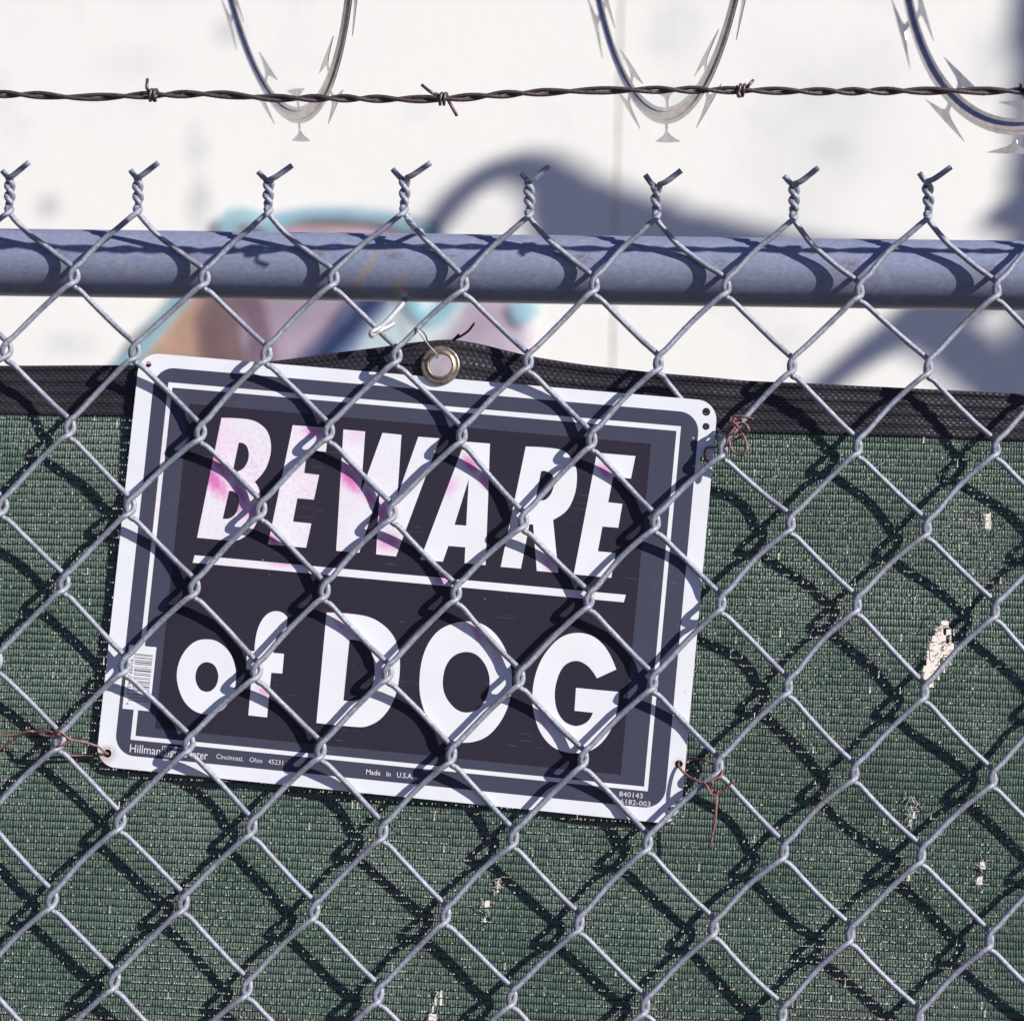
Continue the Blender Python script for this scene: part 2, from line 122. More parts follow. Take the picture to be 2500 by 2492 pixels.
def merge(parts):
    V=[];F=[];o=0
    for v,f in parts:
        V.append(v); F+= [tuple(i+o for i in q) for q in f]; o+=len(v)
    return np.concatenate(V),F
def wirepart(name,pts_mm,r,mat,parent,n=10,step=6,wob=0,label=None):
    V,F=tube(cat([P(p) for p in pts_mm],step),r/1000,n,wob=wob)
    return mesh(name,V,F,mat,parent,label=label)
def poly(loops,y=0,thick=0):
    """filled sheet with holes in the (s,-t) plane of the sign, in mm, returns verts, faces"""
    pts=[];
    lp=[[Vector((p[0]/1000,0,-p[1]/1000)) for p in l] for l in loops]
    tri=tessellate_polygon([[Vector((v.x,v.z,0)) for v in l] for l in lp])
    V=[(v.x,y/1000,v.z) for l in lp for v in l]
    F=[]
    for t in tri:
        a,b,c=[Vector(V[i]) for i in t]
        nrm=(b-a).cross(c-a)
        F.append(tuple(t) if nrm.y<0 else tuple(reversed(t)))
    n=len(V)
    if thick:
        W=[(v[0],v[1]+thick/1000,v[2]) for v in V]; F2=[tuple(reversed([i+n for i in f])) for f in F]
        o=0;S=[]
        for l in lp:
            k=len(l)
            for i in range(k):
                a=o+i;b=o+(i+1)%k; S.append((a,b,b+n,a+n))
            o+=k
        V=V+W;F=F+F2+S
    return V,F
def smooth_loop(l,n=7):
    """l: (s,t,smooth flag); curved between smooth points, straight between corners"""
    N=len(l);out=[]
    for i in range(N):
        p1=np.array(l[i][:2]);p2=np.array(l[(i+1)%N][:2]);f1=l[i][2];f2=l[(i+1)%N][2]
        out.append(tuple(p1))
        if f1 or f2:
            p0=np.array(l[i-1][:2]) if f1 else 2*p1-p2
            p3=np.array(l[(i+2)%N][:2]) if f2 else 2*p2-p1
            d=np.linalg.norm(p2-p1)
            m1=(p2-p0)/(np.linalg.norm(p2-p0)+1e-9)*d; m2=(p3-p1)/(np.linalg.norm(p3-p1)+1e-9)*d
            if not f1: m1=(p2-p1)*1.0+((p2-p1)-m2)*.5
            if not f2: m2=(p2-p1)*1.0+((p2-p1)-m1)*.5
            for s in np.linspace(0,1,n,endpoint=False)[1:]:
                h=(2*s**3-3*s**2+1)*p1+(s**3-2*s**2+s)*m1+(-2*s**3+3*s**2)*p2+(s**3-s**2)*m2
                out.append(tuple(h))
    return out
def rrect(x0,y0,x1,y1,r,n=8):
    out=[]
    for cx,cy,a0 in((x1-r,y0+r,-pi/2),(x1-r,y1-r,0),(x0+r,y1-r,pi/2),(x0+r,y0+r,pi)):
        for k in range(n+1):
            a=a0+k/n*pi/2; out.append((cx+r*cos(a),cy+r*sin(a)))
    return out
def circ(x,y,r,n=20): return [(x+r*cos(2*pi*k/n),y+r*sin(2*pi*k/n)) for k in range(n)]
# ---------------------------------------------------------------- materials
class M:
    def __init__(s,name):
        s.m=bpy.data.materials.new(name); s.m.use_nodes=True; s.t=s.m.node_tree; s.n=s.t.nodes
        s.b=s.n['Principled BSDF']
    def nd(s,typ,**k):
        x=s.n.new(typ)
        for a,v in k.items():
            if a[0]=='i' and a[1:].isdigit(): x.inputs[int(a[1:])].default_value=v
            elif a.startswith('in_'): x.inputs[a[3:].replace('_',' ')].default_value=v
            else: setattr(x,a,v)
        return x
    def L(s,a,b): s.t.links.new(a,b)
    def coord(s): return s.nd('ShaderNodeTexCoord').outputs['Object']
    def noise(s,scale,detail=3,rough=.55,co=None,dist=0):
        x=s.nd('ShaderNodeTexNoise',in_Scale=scale,in_Detail=detail,in_Roughness=rough,in_Distortion=dist)
        s.L(co or s.coord(),x.inputs['Vector']); return x.outputs['Fac']
    def ramp(s,fac,stops):
        r=s.nd('ShaderNodeValToRGB'); e=r.color_ramp.elements
        while len(e)<len(stops): e.new(.5)
        for i,(p,c) in enumerate(stops): e[i].position=p; e[i].color=(*c,1) if len(c)==3 else c
        s.L(fac,r.inputs[0]); return r.outputs[0]
    def mix(s,fac,a,b):
        x=s.nd('ShaderNodeMix',data_type='RGBA')
        for sock,v in((x.inputs[0],fac),(x.inputs[6],a),(x.inputs[7],b)):
            if isinstance(v,(int,float)): sock.default_value=v
            elif isinstance(v,tuple): sock.default_value=(*v,1) if len(v)==3 else v
            else: s.L(v,sock)
        return x.outputs[2]
    def math(s,op,a,b=None,clamp=False):
        x=s.nd('ShaderNodeMath',operation=op,use_clamp=clamp)
        for i,v in enumerate((a,b)):
            if v is None: continue
            if isinstance(v,(int,float)): x.inputs[i].default_value=v
            else: s.L(v,x.inputs[i])
        return x.outputs[0]
    def blob(s,c,r,ang=0,co=None,soft=1.0):
        """1 in the middle of an ellipse, 0 outside; metres in object space; ang about y"""
        a=s.nd('ShaderNodeVectorMath',operation='SUBTRACT'); s.L(co or s.coord(),a.inputs[0]); a.inputs[1].default_value=c
        v=a.outputs[0]
        if ang:
            q=s.nd('ShaderNodeVectorRotate',rotation_type='Y_AXIS'); s.L(v,q.inputs['Vector']); q.inputs['Angle'].default_value=-ang; v=q.outputs[0]
        k=s.nd('ShaderNodeVectorMath',operation='MULTIPLY'); s.L(v,k.inputs[0]); k.inputs[1].default_value=tuple(1/x if x else 0 for x in r)
        l=s.nd('ShaderNodeVectorMath',operation='LENGTH'); s.L(k.outputs[0],l.inputs[0])
        mr=s.nd('ShaderNodeMapRange',interpolation_type='SMOOTHSTEP'); s.L(l.outputs['Value'],mr.inputs[0])
        mr.inputs[1].default_value=1-soft; mr.inputs[2].default_value=1; mr.inputs[3].default_value=1; mr.inputs[4].default_value=0
        return mr.outputs[0]
    def col(s,v):
        if isinstance(v,tuple): s.b.inputs['Base Color'].default_value=(*v,1)
        else: s.L(v,s.b.inputs['Base Color'])
        return s
    def set(s,**k):
        for a,v in k.items():
            i=s.b.inputs[a.replace('_',' ')]
            if isinstance(v,(int,float)): i.default_value=v
            else: s.L(v,i)
        return s
    def bump(s,h,st=.3,dist=.001):
        x=s.nd('ShaderNodeBump',in_Strength=st,in_Distance=dist); s.L(h,x.inputs['Height']); s.L(x.outputs[0],s.b.inputs['Normal']); return s
def simple(name,c,rough=.5,metal=0,var=.15,scale=200,bump=0):
    m=M(name); n=m.noise(scale,4)
    m.col(m.ramp(n,[(.3,tuple(x*(1-var) for x in c)),(.7,tuple(min(1,x*(1+var)) for x in c))])).set(Roughness=rough,Metallic=metal)
    if bump: m.bump(m.noise(scale*3,3),bump,.0004)
    return m
def galv(name,c,metal=.3,rough=.5):
    m=M(name); n=m.noise(380,5,.75); n2=m.noise(45,4,.6)
    base=m.ramp(n,[(.30,tuple(x*.55 for x in c)),(.48,c),(.72,tuple(min(1,x*1.45) for x in c))])
    pit=m.ramp(m.noise(1100,2),[(.58,(0,0,0)),(.66,(1,1,1))])
    base=m.mix(m.math('MULTIPLY',pit,.6),base,tuple(x*.35 for x in c))
    base=m.mix(m.math('MULTIPLY',m.ramp(n2,[(.50,(0,0,0)),(.70,(1,1,1))]),.45),base,(c[0]*.75,c[1]*.70,c[2]*.62))
    rust=m.math('MULTIPLY',m.ramp(m.noise(22,3,.6),[(.66,(0,0,0)),(.72,(1,1,1))]),m.ramp(m.noise(700,3,.7),[(.45,(0,0,0)),(.6,(1,1,1))]))
    base=m.mix(m.math('MULTIPLY',rust,.55),base,(.22,.13,.09))
    m.col(base).set(Metallic=metal,Roughness=m.math('ADD',m.math('MULTIPLY',n,.35),rough-.18)); m.bump(m.noise(1300,4,.7),.8,.0004); return m
m_wire=galv('galvanised_wire',WIRE_C)
m_rail=M('painted_steel_rail')
n=m_rail.noise(90,5,.65); mp=m_rail.nd('ShaderNodeMapping'); m_rail.L(m_rail.coord(),mp.inputs[0]); mp.inputs['Scale'].default_value=(32,60,60)
st_=m_rail.noise(8,4,.6,co=mp.outputs[0])
base=m_rail.ramp(st_,[(.3,(.205,.23,.34)),(.7,(.285,.315,.44))])
base=m_rail.mix(m_rail.math('MULTIPLY',m_rail.ramp(n,[(.55,(0,0,0)),(.75,(1,1,1))]),.5),base,(.40,.42,.47))
# worn brown marks beside the mesh wires and one ochre run
for cx,cz,rx,rz,a,colr,it in((-.083,-.005,.030,.0035,-1.0,(.42,.30,.10),.8),(-.062,-.014,.014,.004,-.9,(.42,.30,.10),.7),(-.196,.004,.012,.005,.3,(.16,.12,.11),.8),(-.113,.006,.010,.005,.2,(.15,.11,.10),.8),
    (-.066,.004,.012,.005,0,(.17,.12,.10),.7),(-.030,.004,.008,.0015,0,(.22,.10,.07),.9),(.052,.0045,.010,.006,.1,(.15,.11,.10),.8),(.137,.003,.010,.005,.1,(.16,.12,.11),.6),(.218,.002,.012,.006,.1,(.14,.10,.10),.8),(.302,.000,.012,.006,.1,(.13,.10,.10),.8),(-.278,.004,.012,.006,.1,(.15,.11,.10),.7)):
    bl=m_rail.blob((cx,0,cz),(rx,0,rz),a); bl=m_rail.math('MULTIPLY',bl,m_rail.ramp(m_rail.noise(500,4,.7),[(.38,(0,0,0)),(.55,(1,1,1))]))
    base=m_rail.mix(m_rail.math('MULTIPLY',bl,it),base,colr)
m_rail.col(base).set(Roughness=.42,Metallic=.15).bump(m_rail.noise(700,4,.6),.25,.0003)
m_barb=simple('weathered_brown_wire',(.135,.098,.105),.42,.55,.4,500,.5)
m_rust=simple('rusty_tie_wire',(.25,.125,.12),.6,.15,.5,700,.5)
m_razor=M('bright_galvanised_tape'); n=m_razor.noise(120,4)
m_razor.col(m_razor.ramp(n,[(.3,(.38,.36,.37)),(.7,(.60,.57,.57))])).set(Metallic=.9,Roughness=.27).bump(m_razor.noise(900,3),.2,.0003)
m_alu=simple('aluminium_tie',(.55,.56,.58),.4,.5,.15,400,.3)
m_thin=simple('thin_steel_wire',(.5,.5,.5),.35,.8,.1,400)
m_dkwire=simple('dark_thread',(.035,.02,.035),.7,0,.2,400)
m_brass=M('tarnished_brass'); n=m_brass.noise(260,4,.6)
m_brass.col(m_brass.ramp(n,[(.3,(.15,.12,.10)),(.5,(.32,.26,.19)),(.7,(.45,.39,.31))])).set(Metallic=.85,Roughness=.42).bump(m_brass.noise(900,3),.3,.0003)
# fabric
def tape_mat(name,c0,c1,c2,rough):
    m=M(name); n=m.noise(900,2,.6); n2=m.noise(14,4,.6)
    base=m.ramp(n,[(.33,c0),(.5,c1),(.68,c2)])
    base=m.mix(m.math('MULTIPLY',m.ramp(n2,[(.42,(0,0,0)),(.66,(1,1,1))]),.5),base,tuple(x*.55+.085 for x in c1))
    wear=m.math('MULTIPLY',m.blob((.22,0,-.24),(.26,0,.20),0),m.ramp(m.noise(9,5,.65),[(.42,(0,0,0)),(.62,(1,1,1))]))
    base=m.mix(m.math('MULTIPLY',wear,.5),base,(.135,.105,.085))
    dust=m.ramp(m.noise(150,4,.7),[(.60,(0,0,0)),(.70,(1,1,1))]); base=m.mix(m.math('MULTIPLY',dust,.35),base,(.26,.30,.28))
    for k,(a,b) in enumerate(PATCH):
        base=m.mix(m.math('MULTIPLY',m.math('MULTIPLY',m.blob((a/1000,0,b/1000+Z0-ZS),(.006,0,.010),0),.4),m.noise(400,2)),base,(.4,.45,.45))
    m.col(base).set(Roughness=rough); m.b.inputs['Specular IOR Level'].default_value=.3
    return m
ZS=Z0
m_tape=tape_mat('green_plastic_knit',(.042,.076,.050),(.074,.124,.092),(.16,.235,.195),.36)
m_weft=simple('dark_stitch_yarn',(.022,.024,.036),.45,0,.4,800)
m_fray=simple('pale_frayed_fibre',(.42,.44,.42),.7,0,.5,300)
m_hem=simple('black_webbing_back',(.010,.009,.013),.7,0,.3,500,.3)
m_hemt=simple('black_webbing_yarn',(.030,.026,.036),.36,0,.7,900)
# sign
m_white=M('white_enamel'); n=m_white.noise(35,4)
base=m_white.ramp(n,[(.3,(.74,.76,.80)),(.7,(.80,.82,.86))])
rim=m_white.blob((.0066,0,-.2516),(.0085,0,.0075),0); rim=m_white.math('MULTIPLY',rim,m_white.ramp(m_white.noise(300,5,.7),[(.3,(0,0,0)),(.6,(1,1,1))]))
base=m_white.mix(m_white.math('MULTIPLY',rim,.9),base,(.28,.13,.05))
for c,r in(((.001,0,-.256),(.012,0,.009)),((.3587,0,-.0371),(.006,0,.006)),((.360,0,-.2234),(.006,0,.006))):
    base=m_white.mix(m_white.math('MULTIPLY',m_white.blob(c,r),.55),base,(.5,.33,.18))
speck=m_white.ramp(m_white.noise(260,2,.5),[(.74,(0,0,0)),(.76,(1,1,1))])
m_white.col(m_white.mix(m_white.math('MULTIPLY',speck,.5),base,(.3,.3,.3))).set(Roughness=.32)
def ink(name,c,rough,scr=.25):
    m=M(name); n=m.noise(1400,3,.6)
    b=m.ramp(n,[(.3,tuple(x*.82 for x in c)),(.7,tuple(x*1.2 for x in c))])
    # fine scratches and flecks
    mp=m.nd('ShaderNodeMapping'); m.L(m.coord(),mp.inputs[0]); mp.inputs['Rotation'].default_value=(0,.25,0); mp.inputs['Scale'].default_value=(12,1,420)
    s1=m.ramp(m.noise(4,2,.5,co=mp.outputs[0]),[(.655,(0,0,0)),(.675,(1,1,1))]); s2=m.ramp(m.noise(30,1),[(.58,(0,0,0)),(.62,(1,1,1))])
    b=m.mix(m.math('MULTIPLY',m.math('MULTIPLY',s1,s2),scr),b,(.35,.33,.38))
    f=m.ramp(m.noise(420,1,.4),[(.80,(0,0,0)),(.82,(1,1,1))])
    b=m.mix(m.math('MULTIPLY',f,.6),b,(.6,.55,.55))
    m.col(b).set(Roughness=rough); m.b.inputs['Specular IOR Level'].default_value=.16; return m
m_grey=ink('slate_ink',(.060,.062,.098),.40)
m_dark=ink('dark_ink',(.031,.026,.042),.30)
m_print=M('white_print_faded_pink')
tot=None
for s,t,rx,rz,a,i in PINK:
    b=m_print.math('MULTIPLY',m_print.blob((s/1000,0,-t/1000),(rx/1000,0,rz/1000),radians(-a)),i)
    tot=b if tot is None else m_print.math('MAXIMUM',tot,b)
up=m_print.blob((.085,0,-.075),(.14,0,.085),0)
gr=m_print.ramp(m_print.noise(420,3,.7),[(.40,(0,0,0)),(.66,(1,1,1))])
gr2=m_print.noise(45,4,.6)
tot=m_print.math('ADD',tot,m_print.math('MULTIPLY',up,m_print.math('MULTIPLY',gr,m_print.math('MULTIPLY',gr2,.75))),True)
wht=m_print.ramp(m_print.noise(35,4),[(.3,(.76,.77,.80)),(.7,(.82,.83,.86))])
pk=m_print.ramp(tot,[(0,(1,1,1)),(.3,(1,.80,.93)),(.6,(.97,.50,.78)),(1,(.88,.24,.56))])
x=m_print.nd('ShaderNodeMix',data_type='RGBA',blend_type='MULTIPLY'); x.inputs[0].default_value=1; m_print.L(wht,x.inputs[6]); m_print.L(pk,x.inputs[7])
m_print.col(x.outputs[2]).set(Roughness=.34)
m_text=simple('fine_white_print',(.70,.68,.72),.4,0,.05,300)
m_black=simple('black_bar_print',(.02,.02,.03),.35,0,.1,300)
m_gbar=simple('grey_bar_print',(.36,.35,.38),.35,0,.1,300)
# wall
m_wall=M('white_painted_concrete'); 
n=m_wall.noise(1.6,4,.5); n2=m_wall.noise(5,3,.5)
base=m_wall.ramp(n,[(.30,(.70,.70,.67)),(.46,(.80,.795,.755)),(.75,(.83,.825,.775))])
base=m_wall.mix(m_wall.math('MULTIPLY',m_wall.ramp(n2,[(.58,(0,0,0)),(.74,(1,1,1))]),.25),base,(.48,.48,.50))
for (a,b),rx,rz,it in WSMUDGE:
    base=m_wall.mix(m_wall.math('MULTIPLY',m_wall.math('MULTIPLY',m_wall.blob((a+.1,0,b+Z0),(rx,0,rz)),it),m_wall.ramp(m_wall.noise(9,3,.6),[(.3,(.3,.3,.3)),(.6,(1,1,1))])),base,(.30,.30,.33))
sep=m_wall.nd('ShaderNodeSeparateXYZ'); m_wall.L(m_wall.coord(),sep.inputs[0])
low=m_wall.nd('ShaderNodeMapRange'); m_wall.L(sep.outputs['Z'],low.inputs[0])
for i,v in((1,1.95),(2,2.25),(3,1),(4,0)): low.inputs[i].default_value=v
m_wall.col(m_wall.mix(m_wall.math('MULTIPLY',low.outputs[0],.6),base,(.88,.73,.62))).set(Roughness=.8).bump(m_wall.noise(60,4),.3,.004)
def paint(name,c): return simple('spray_paint_'+name,c,.7,0,.22,9)
m_ground=simple('asphalt_ground',(.060,.058,.056),.9,0,.25,6,.4)
m_caster=simple('caster_brown',(.16,.12,.09),.9,0,.3,30,.5)
# ---------------------------------------------------------------- ground and wall
def box(x0,y0,z0,x1,y1,z1):
    V=[(x,y,z) for x in(x0,x1) for y in(y0,y1) for z in(z0,z1)]
    return V,[(0,1,3,2),(4,6,7,5),(0,4,5,1),(2,3,7,6),(0,2,6,4),(1,5,7,3)]
S=400
g=mesh('ground',[(-S,-S,0),(S,-S,0),(S,S,0),(-S,S,0)],[(0,1,2,3)],m_ground,smooth=False,kind='structure')
YW=3.5
wall=thing('concrete_wall',(-.1,YW,0),'white painted concrete wall behind the fence, stained grey and sprayed with graffiti','wall')
ORG[wall.name]=Vector((-.1,YW,0))
jx=-.081
def wp(x0,x1,name='wall_panel'):
    V,F=box(x0,YW,0,x1,YW+.2,4.2); V=np.array(V); 
    V[:,2]-=0
    return mesh(name,V,F,m_wall,wall,smooth=False)
xs=[-8.081,-4.081,-.081,3.919,7.919]
for a,b in zip(xs[:-1],xs[1:]): wp(a+.004,b-.004)
m_joint=simple('joint_sealant',(.66,.61,.54),.8,0,.2,40)
for x in xs[1:-1]:
    V,F=box(x-.004,YW+.003,0,x+.004,YW+.15,4.2); mesh('joint',V,F,m_joint,wall,smooth=False)
# graffiti: flat paint on the wall, each colour one coat a little proud of the last
graf=thing('graffiti',(-.7,YW,Z0+.65),'blurred spray painted graffiti in teal, tan, mauve and pale blue on the white wall','graffiti')
gm={}
def soft_paint(nm,c):
    m=M('spray_paint_'+nm); n=m.noise(7,4,.6); m.col(m.ramp(n,[(.3,tuple(x*.75 for x in c)),(.7,tuple(min(1,x*1.25+.03) for x in c))])).set(Roughness=.75,Alpha=.42); return m
lay=0
for k,(nm,c,pts) in enumerate(GRAF):
    if nm not in gm: gm[nm]=soft_paint(nm,tuple(x*.85+.09 for x in c))
    P2=np.array([(x,z) for x,z in smooth_loop([(x,z,1) for x,z in pts],5)])
    d1=np.roll(P2,-1,0)-np.roll(P2,1,0); nn=np.stack([d1[:,1],-d1[:,0]],-1); nn/=np.linalg.norm(nn,axis=1)[:,None]+1e-9
    ar=.5*np.sum(P2[:,0]*np.roll(P2[:,1],-1)-np.roll(P2[:,0],-1)*P2[:,1]); nn*=1 if ar>0 else -1
    offs=(.007,.001,-.004) if nm in('teal','maroon') else (.020,.008,-.006,-.020)
    VV_=[];FF_=[]
    for of in offs:
        Q2=P2+nn*of; tri=tessellate_polygon([[Vector((a,b,0)) for a,b in Q2]])
        V=[(a,YW-.002-.0006*lay,b+Z0) for a,b in Q2]; lay+=1; b0_=len(VV_)
        for t in tri:
            a,b,c_=[Vector(V[i]) for i in t]; t2=tuple(t) if (b-a).cross(c_-a).y<0 else tuple(reversed(t)); FF_.append(tuple(i+b0_ for i in t2))
        VV_+=V
    mesh(nm+'_paint',VV_,FF_,gm[nm],graf,smooth=False)
# unseen tubes out right, added and shaped to throw the wall's shadows
Lx,Lz=1.5,.9   # sun travels (-1.5,+1,-.9)
caster=thing('shadow_caster',(4.3,YW-2.3,0),'unseen brown tubes right of the fence, added to shade the white wall','caster')
for k,(pts,rad) in enumerate(CASTER_ARMS):
    tt=2.3
    path=[np.array((x+Lx*tt,YW-tt,z+Z0+Lz*tt)) for x,z in pts]
    rr=[r/1000*CASTER_K for r in rad]
    t=np.linspace(0,1,len(path)); C=cat(path,6); R=np.interp(np.linspace(0,1,len(C)),t,rr)
    if k==5: C=C[C[:,2]>0]; C=np.vstack([C,[C[-1][0],C[-1][1],-.02]]) if C[-1][2]>0 else C; R=np.interp(np.linspace(0,1,len(C)),t,rr)
    V,F=tube(C,R,12,wob=.06); mesh('caster_post' if k==5 else 'caster_arm',V,F,m_caster,caster)
# ---------------------------------------------------------------- chain link fence
fence=thing('chain_link_fence',P((0,30,160)),'galvanised chain link fence with twisted top ends and a round grey top rail','fence')
px,pz=PITCH
def knot(i,j):
    k=f"{i},{j}"
    if k in KN: return np.array(KN[k])
    ox,oz=0.,0.
    jj=min(max(j,0),10); 
    best=min((q for q in KN),key=lambda q:abs(int(q.split(',')[0])-i)+abs(int(q.split(',')[1])-j)*1.01)
    bi,bj=map(int,best.split(',')); b=np.array(KN[best])
    return b+np.array([(i-bi)*px,-(j-bj)*pz])
I0,I1,J1=-7,24,12
SPECIAL=(10,2)   # back strand that passes behind the corner of the sign
for k in range(I0,I1):
    pts=[]; 
    j=0
    rk=np.random.default_rng(1000+k)
    c0=k if k%2==0 else k+1
    # twisted end above row 0
    x0,z0=knot(c0,0); left=(c0==k)       # wire k leaves its own left column going back, or its right column going front
    ph0=0 if left else pi
    ntw=26; rc=np.random.default_rng(50+c0); H=15.4+rc.random()*1.8; tu=2.25+rc.random()*.4
    tw=[]
    for s in range(ntw+1):
        u=s/ntw; a=ph0+u*pi*tu+.4*sin(c0); rr=1.95*min(1,.25+u*6)
        tw.append((x0+.3+rr*cos(a)+.9*sin(u*3+c0)*.3-u*.6,-1.2+rr*sin(a)*-1,z0+3.2+u*H))
    e=tw[-1]; jj=rk.normal(0,.7,3)
    if left: end=[(e[0]+4,e[1]-2.6,e[2]+1.4),(e[0]+14.6+jj[0],e[1]-3.5,e[2]+8.6+jj[2])]
    else: end=[(e[0]-1.6,e[1]-.6,e[2]+1.2),(e[0]-5.8+jj[0]*.5,e[1]-2,e[2]+6.2+jj[2]*.5)]
    up=(tw+end)[::-1]
    V1=[np.array(p) for p in up]
    # join to the first hook
    if left: V1+= [np.array((x0-1.2,-1.5,z0+1.2)),np.array((x0+.8,1.2,z0-2.2)),np.array((x0+3.2,2.2,z0-5.2))]
    else: V1+= [np.array((x0+1.4,.5,z0+1.4)),np.array((x0+.2,-2.2,z0-1.6)),np.array((x0-3.2,-3.4,z0-4.6))]
    i=c0
    def yoff(x,z): return 0.0
    for j in range(0,J1):
        a=knot(i,j); ni=k if i==k+1 else k+1; b=knot(ni,j+1)
        if i==k:   # back strand going down to the right
            A=np.array((a[0]+3.2,2.3,a[1]-8.0)); B=np.array((b[0]-3,4,b[1]+7)); ys=(5.4,7.2,6.2) if (j<8 and k<12 and not(k<2 and j>2)) else (3.4,4.2,4.3)
            bow=rk.normal(0,.35)
            if (k,j)==SPECIAL: A[1]=6; ys=(12.6,13.8,13.2); B[1]=11.5
            seg=[A]+[np.array((A[0]+(B[0]-A[0])*u+bow*.7*sin(pi*u),y,A[2]+(B[2]-A[2])*u+bow*.7*sin(pi*u))) for u,y in zip((.25,.5,.78),ys)]
            if j==0: seg=seg[1:]
            V1+=seg
            x,z=b
            if j<J1-1: V1+=[np.array((x-3,B[1],z+7.6)),np.array((x+.5,4.6,z+4.4)),np.array((x+1.65,4.0,z+.7)),np.array((x+1.5,.6,z-2.8)),np.array((x-.2,-3.0,z-5.0)),np.array((x-3.6,-3.9,z-7.2))]
        else:      # front strand going down to the left
            A=np.array((a[0]-3.6,-3.9,a[1]-7.2)); B=np.array((b[0]+5,-3.4,b[1]+7.6)); bow=rk.normal(1.2,.4)+(1.2 if j==0 else 0)
            ys=(-2.6,-1.7,-2.4)
            seg=[np.array((A[0]+(B[0]-A[0])*u-bow*.7*sin(pi*u),y,A[2]+(B[2]-A[2])*u+bow*.7*sin(pi*u))) for u,y in zip((.25,.5,.78),ys)]
            V1+=seg
            x,z=b
            if j<J1-1: V1+=[np.array((x+5,-3.5,z+8.0)),np.array((x+1,-4.2,z+4.2)),np.array((x-1.25,-4.0,z+.6)),np.array((x-1.45,-2.4,z-2.4)),np.array((x-.6,.6,z-5.0)),np.array((x+1.0,2.0,z-7.0)),np.array((x+3.2,2.3,z-8.0))]
        i=ni
    # drop near-duplicate points
    Q=[V1[0]]
    for p in V1[1:]:
        if np.linalg.norm(p-Q[-1])>.9: Q.append(p)
    C=cat([P(p) for p in Q],4)
    V,F=tube(C,.00177,10,wob=.02); mesh('link_wire',V,F,m_wire,fence)
# rail
V=[];nx=2;nr=64
RC=(30.6,160.2);RR=21.6
for x in np.linspace(-900,900,61):
    for a in range(nr):
        t=2*pi*a/nr; V.append(P((x,RC[0]-RR*cos(t)+.15*sin(x/90),RC[1]+RR*sin(t))))
F=[(i*nr+a,(i+1)*nr+a,(i+1)*nr+(a+1)%nr,i*nr+(a+1)%nr) for i in range(60) for a in range(nr)]
mesh('top_rail',V,F,m_rail,fence)
wirepart('tie_wire',RAILTIE,1.75,m_alu,fence,10,6,label='pale aluminium tie looped over the rail and mesh')
# ---------------------------------------------------------------- barbed wire
def strand_path(pts,ph,r,pitch,amp=1.0):
    C=cat([P(p) for p in pts],60); d=np.r_[0,np.cumsum(np.linalg.norm(np.diff(C,axis=0),axis=1))]
    a=2*pi*d/pitch+ph+.8*np.sin(d*23)+.5*np.sin(d*61+1)
    C=C.copy(); C[:,1]+=r*np.cos(a); C[:,2]+=r*np.sin(a); return C
def barbed(name,pts,label,barbs,tails):
    t=thing(name,P(pts[len(pts)//2]),label,'barbed wire','barbed wire strands above the fence')
    for ph in(0,pi):
        V,F=tube(strand_path(pts,ph,.0013,.0500),.00128,8,wob=.02); mesh('strand',V,F,m_barb,t)
    for (c,tl) in zip(barbs,tails):
        x,y,z=c; pth=[]
        pth.append(tl[0]); pth.append(((tl[0][0]*.35+(x-2.6)*.65),y-3.0,(tl[0][2]*.35+z*.65)))
        for s in range(25):
            u=s/24; a=u*2*pi*2.1+2.2; pth.append((x-2.4+5.0*u,y-3.2*cos(a),z+3.3*sin(a)))
        pth.append(((tl[1][0]*.4+(x+2.8)*.6),y-3.0,(tl[1][2]*.4+z*.6))); pth.append(tl[1])
        V,F=tube(cat([P(p) for p in pth],3),.00098,8); mesh('barb',V,F,m_barb,t)
    return t
bz=lambda x:float(np.interp(x,[p[0] for p in BARBW],[p[2] for p in BARBW]))
BY=BARBW[0][1]
bc=[(b[2][0] if k else b[2][0],BY,bz(b[2][0])) for k,b in enumerate(BARBS)]
bc[1]=((BARBS[1][1][0]+BARBS[1][2][0])/2,BY,bz(BARBS[1][1][0]))
tl=[(BARBS[0][0],BARBS[0][3]),(BARBS[1][0],BARBS[1][3]),((BARBS[2][3][0]-1,BY-3,BARBS[2][3][2]),BARBS[2][0]),(BARBS[3][0],BARBS[3][3])]
BARBW=[(-900,BY,236)]+BARBW+[(900,BY,245)]
for x_ in(-380,485,665): bc.append((x_,BY,bz(x_))); tl.append(((x_-7,BY-2,bz(x_)+9),(x_+6,BY+2,bz(x_)-9)))
barbed('barbed_wire',BARBW,'brown twisted barbed wire running level just above the mesh tops',bc,tl)
up=[(x,-150,343+2*sin(x/130)) for x in range(-500,1300,100)]
barbed('barbed_wire',up,'brown twisted barbed wire strand highest above the fence',[(x,-150,343) for x in(-240,-60,125,310,490,680,870)],[((x-8,-152,352),(x+7,-147,333)) for x in(-240,-60,125,310,490,680,870)])
